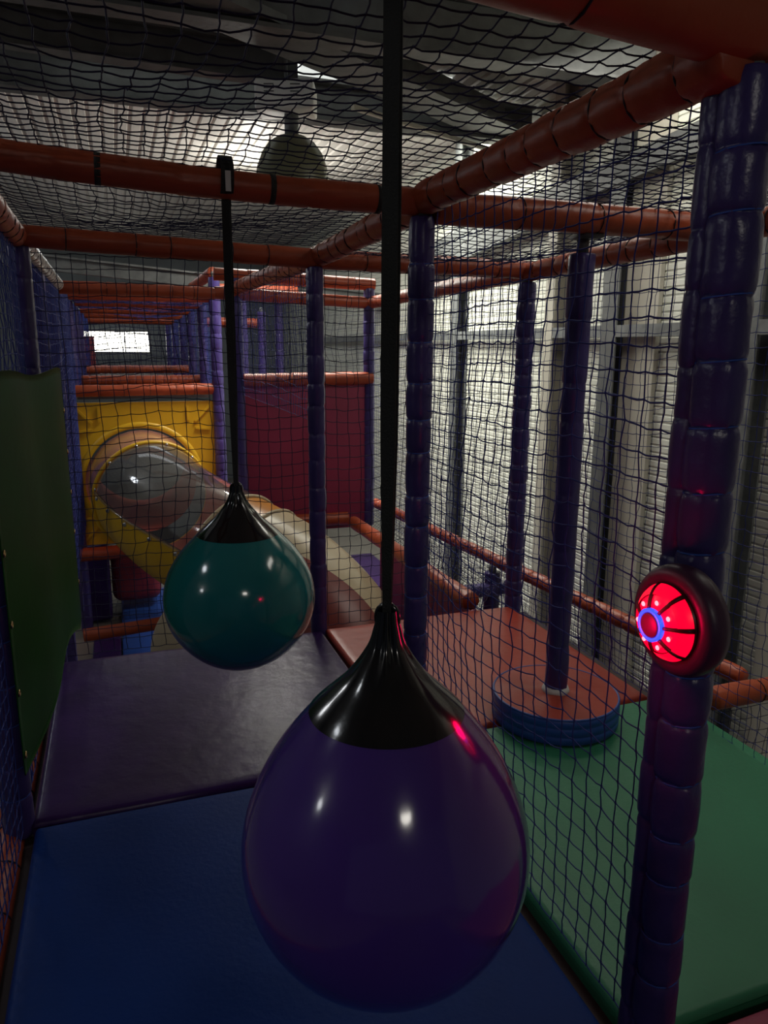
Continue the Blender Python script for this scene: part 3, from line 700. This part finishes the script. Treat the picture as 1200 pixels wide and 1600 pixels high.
# snap nearest ray to each panel corner
for base in (k, 3 * k):
    for cx, cz in ((x0, z0), (x0, z1), (x1, z0), (x1, z1)):
        j = min(range(k), key=lambda q: (V[base + q][0] - cx) ** 2 + (V[base + q][2] - cz) ** 2); V[base + j] = (cx, V[base + j][1], cz)
F = []
for j in range(k):
    j2 = (j + 1) % k
    F += [(j, j2, k + j2, k + j), (2 * k + j2, 2 * k + j, 3 * k + j, 3 * k + j2), (k + j, k + j2, 3 * k + j2, 3 * k + j), (j2, j, 2 * k + j, 2 * k + j2)]
mb.add(V, F)
for cx, sx3 in ((x0 + .12, 1), (x1 - .12, -1)):                     # moulded corner ribs
    for cz, sz3 in ((z1 - .12, -1), (z0 + .12, 1)):
        bar(mb, (cx - sx3 * .07, YF - .006, cz - sz3 * .08), (cx + sx3 * .06, YF - .006, cz + sz3 * .06), .02, .02, (0, 1, 0))
        bar(mb, (cx + sx3 * .12, YF - .006, cz - sz3 * .08), (cx + sx3 * .12, YF - .006, cz + sz3 * .05), .02, .02, (0, 1, 0))
        bar(mb, (cx - sx3 * .07, YF - .006, cz + sz3 * .13), (cx + sx3 * .06, YF - .006, cz + sz3 * .12), .02, .02, (0, 1, 0))
mb.build('mounting_panel', M['yellow'], t, False)
mb = MB(); lathe(mb, (pcx, YF, pcz), [(pr + .04, 0), (pr + .035, -.01), (pr, -.014), (pr - .015, -.006)], 72, (0, 1, 0)); mb.build('flange_ring', M['yellow'], t)
CP = [(.17, 7.3, .15), (.17, 6.95, .15), (.22, 6.35, .12), (.40, 5.75, .02), (.72, 5.25, -.12), (1.05, 4.85, -.30), (1.27, 4.42, -.60), (1.30, 4.1, -1.0), (1.2, 3.9, -1.4)]
CP = [np.array(p) for p in CP]
def cr(u):
    i = min(int(u), len(CP) - 4); q = u - i
    p0, p1, p2, p3 = CP[i:i + 4]
    return .5 * ((2 * p1) + (p2 - p0) * q + (2 * p0 - 5 * p1 + 4 * p2 - p3) * q * q + (3 * p1 - p0 - 3 * p2 + p3) * q ** 3)
def rad(u): return .47 - .02 * min(1, u / 2)
def tfr(u):
    c = cr(u); d = cr(min(u + .02, 5.999)) - cr(u - .02 if u > .02 else 0)
    d /= np.linalg.norm(d); side = np.cross(d, (0, 0, 1.0)); side /= np.linalg.norm(side); up = np.cross(side, d)
    return c, side, up
def tsec(name, u0, u1, a0, a1, m, rk=1.0, nseg=18, parent=t):
    def fn(u, v):
        uu = u0 + (u1 - u0) * u; b0 = a0(uu) if callable(a0) else a0; b1 = a1(uu) if callable(a1) else a1; th = b0 + (b1 - b0) * v; c, sd, up = tfr(uu); r_ = rad(uu) * rk
        return tuple(c + r_ * (math.cos(th) * sd + math.sin(th) * up))
    mb = MB(); grid(mb, fn, nseg, 32); return mb.build(name, M[m], parent)
def tring(name, u, m, rk=1.02, tr=.014, parent=t):
    c, sd, up = tfr(u); r_ = rad(u) * rk; mb = MB()
    tube(mb, [c + r_ * (math.cos(a) * sd + math.sin(a) * up) for a in np.linspace(0, 2 * PI, 65)[:-1]], tr, 8, closed=True); return mb.build(name, M[m], parent)
UP0, UP1 = .20, PI + .05
def entry(u, v):
    r_ = .49 - .04 * u; th = 2 * PI * v
    return (.17 + r_ * math.cos(th), 6.985 + .8 * u, .15 + .12 * u ** 1.3 + r_ * math.sin(th))
mb = MB(); grid(mb, entry, 14, 40); mb.build('entry_tunnel', M['tube_in'], t)
tsec('collar_section', 0, .95, 0, 2 * PI, 'collar')
tsec('window_upper', 1, 3, UP0, UP1, 'clear', 1.0, 30)
tsec('yellow_trough', 1, 3, UP1, 2 * PI + UP0, 'yellow', 1.0, 30)
tsec('inner_chute', 1.03, 3.4, UP1 - .75, 2 * PI + UP0 + .02, 'tube_in', .975, 30)
tsec('amber_section', 3, 3.45, .3, PI + .12, 'tube_amber'); tsec('amber_trough', 3, 3.45, PI + .12, 2 * PI + .3, 'tube_red')
seam = lambda u: .75 + (u - 3.45) * .62
tsec('cream_section', 3.45, 5.6, seam, PI + .12, 'cream', 1.0, 26); tsec('red_trough', 3.45, 5.6, PI + .12, lambda u: 2 * PI + seam(u), 'tube_red', 1.0, 26)
tring('joint_ring', 1.0, 'yellow', 1.015, .018); tring('joint_ring', 3.0, 'cream', 1.015, .014); tring('joint_ring', 3.45, 'cream', 1.01, .012)
for a in (UP0, UP1):                                                # seam flanges with bolts
    P = [tfr(u)[0] + rad(u) * 1.012 * (math.cos(a) * tfr(u)[1] + math.sin(a) * tfr(u)[2]) for u in np.linspace(1.0, 3.0, 30)]
    mb = MB(); tube(mb, P, .011, 6); mb.build('seam_flange', M['clear'], t)
    for q in (2, 8, 14, 20, 26):
        mb = MB(); lathe(mb, P[q] + np.array((0, -.012, -.03)), [(.017, 0), (.016, .007), (.008, .01), (.001, .01)], 12, (-.3, -1, 0)); mb.build('bolt', M['metal'], t)
for a in np.linspace(.25, PI - .25, 6):
    c, sd, up = tfr(1.04); mb = MB(); lathe(mb, c + rad(1.04) * 1.01 * (math.cos(a) * sd + math.sin(a) * up), [(.014, 0), (.013, .008), (.001, .011)], 10, tuple(math.cos(a) * sd + math.sin(a) * up)); mb.build('bolt', M['metal'], t)
# maroon panel
mb = MB(); box(mb, ((XM + XR) / 2 + .0, YE + .01, .49), (XR - XM - .03, .05, 1.2), bev=.012); o = mb.build('soft_screen', M['maroon'], angle=40)
tag(o, 'maroon soft panel standing behind the slide', 'panel')
# ---------------------------------------------------------------- lower level at left
foam_mat('bright blue mat on the lower level behind the plum mat', -.1, .92, 5.6, 8.0, 'lowblue', FZ + .06)
foam_mat('dark mat strip on the lower level beside the bright blue mat', -.34, -.11, 5.6, 6.7, 'purple', FZ + .06)
foam_mat('dark mat on the lower level right of the slide under the pale orange rail', .95, 2.9, 3.6, 8.6, 'purple', FZ + .06)  # mat added to darken the pale floor between slide and rail
mb = MB(); box(mb, (.06, 7.55, -.86), (.46, .4, .5), bev=.09); tag(mb.build('soft_block', M['redblock'], None, True, angle=60), 'rounded red soft block on the lower blue mat', 'block')
mb = MB(); box(mb, (-.33, 7.35, -.85), (.3, .3, .74), bev=.03); tag(mb.build('soft_block', M['purple'], None, True, angle=60), 'dark purple soft block at the left of the red block', 'block')
beam('orange rail lying across the lower level in front of the blocks', (-.36, 5.75, -.8), (.36, 5.75, -.76), .05, .5, .03, 44, cords=False)
beam('orange rail end under the yellow slide panel', (-.42, YF - .06, -.47), (.3, YF - .06, -.46), .06, .32, .06, 45, cords=False)
beam('bright orange laced rail behind the lower net', (-.2, 8.4, -.9), (.5, 8.4, -.88), .06, .1, .1, 46, cords=False)
mb = MB(); lathe(mb, (.36, 4.30, -.46), [(.28 * math.cos(a), .38 * math.sin(a)) for a in np.linspace(0, PI / 2 - .02, 16)], 40); tag(mb.build('slide_dome', M['cream']), 'cream plastic hump rising behind the plum mat under the teal ball', 'slide')
mb = MB(); box(mb, (1.78, 4.2, -.32), (.05, 1.6, .5)); tag(mb.build('soft_screen', M['maroon'], smooth=False), 'dark maroon side panel under the pale orange rail', 'panel')
mb = MB(); box(mb, (2.0, 3.95, -.12), (.45, .09, .07), bev=.02); tag(mb.build('cross_bar', M['post'], angle=50), 'dark padded cross bar between the two rails', 'bar')
post('short dark post under the laced rail behind the red mat', 2.14, 3.97, -1.2, -.02, .05, .14, .06, 47, cord=None)
post('dark post under the rail end right of the button post', 2.5, 2.03, -1.2, 0, .05, .14, .06, 48, cord=None)
mb = MB(); box(mb, (-.45, 13.4, 1.15), (.3, .1, .7), bev=.03); tag(mb.build('soft_screen', M['redblock'], angle=50), 'red panel left below the bright window', 'panel')

# ---------------------------------------------------------------- high bay lamp
lp = np.array((1.14, 4.97, 2.57))
t = thing('highbay_lamp', tuple(lp), 'unlit high bay lamp with dome shade hanging under the roof', 'lamp')
prof = [(.245, -.22), (.24, -.2), (.235, -.14), (.22, -.06), (.19, .02), (.145, .08), (.09, .115), (.05, .125), (.035, .125)]
mb = MB(); lathe(mb, lp + np.array((0, 0, -.05)), prof, 56); lathe(mb, lp + np.array((0, 0, -.05)), [(r_ - .004, z_ - .004) for r_, z_ in reversed(prof)], 56); mb.build('dome_shade', M['lampshade'], t)
mb = MB(); tube(mb, [lp + np.array((0, 0, .07)), lp + np.array((0, 0, .19))], .045, 16); mb.build('lamp_neck', M['steel'], t)
for sx5 in (-.07, .07):
    mb = MB(); bar(mb, lp + np.array((sx5, 0, .06)), lp + np.array((sx5, 0, .2)), .03, .008); mb.build('hanger', M['steel'], t, False)
mb = MB(); box(mb, lp + np.array((-.03, 0, .28)), (.36, .24, .17), rotz(-.35), .015)
g = mb.build('gear_box', M['lampbox'], t, True, angle=40)
for sx4 in (-.09, .07):
    for q in range(3):
        mb = MB(); box(mb, lp + np.array((-.03, 0, .28)) + np.array(rotz(-.35) @ Vector((sx4, -.122, .05 - .02 * q))), (.06, .004, .006), rotz(-.35))
        mb.build('vent_slot', M['steel_dark'], g, False, off=lp)
mb = MB(); tube(mb, [lp + np.array((-.03, 0, .35)), lp + np.array((-.03, 0, .52))], .012, 8); mb.build('drop_rod', M['steel'], t)
mb = MB(); lathe(mb, lp + np.array((0, 0, -.16)), [(.04 * math.cos(a), .07 * math.sin(a)) for a in np.linspace(-PI / 2 + .01, PI / 2 - .01, 12)], 20); mb.build('bulb', M['white'], t)
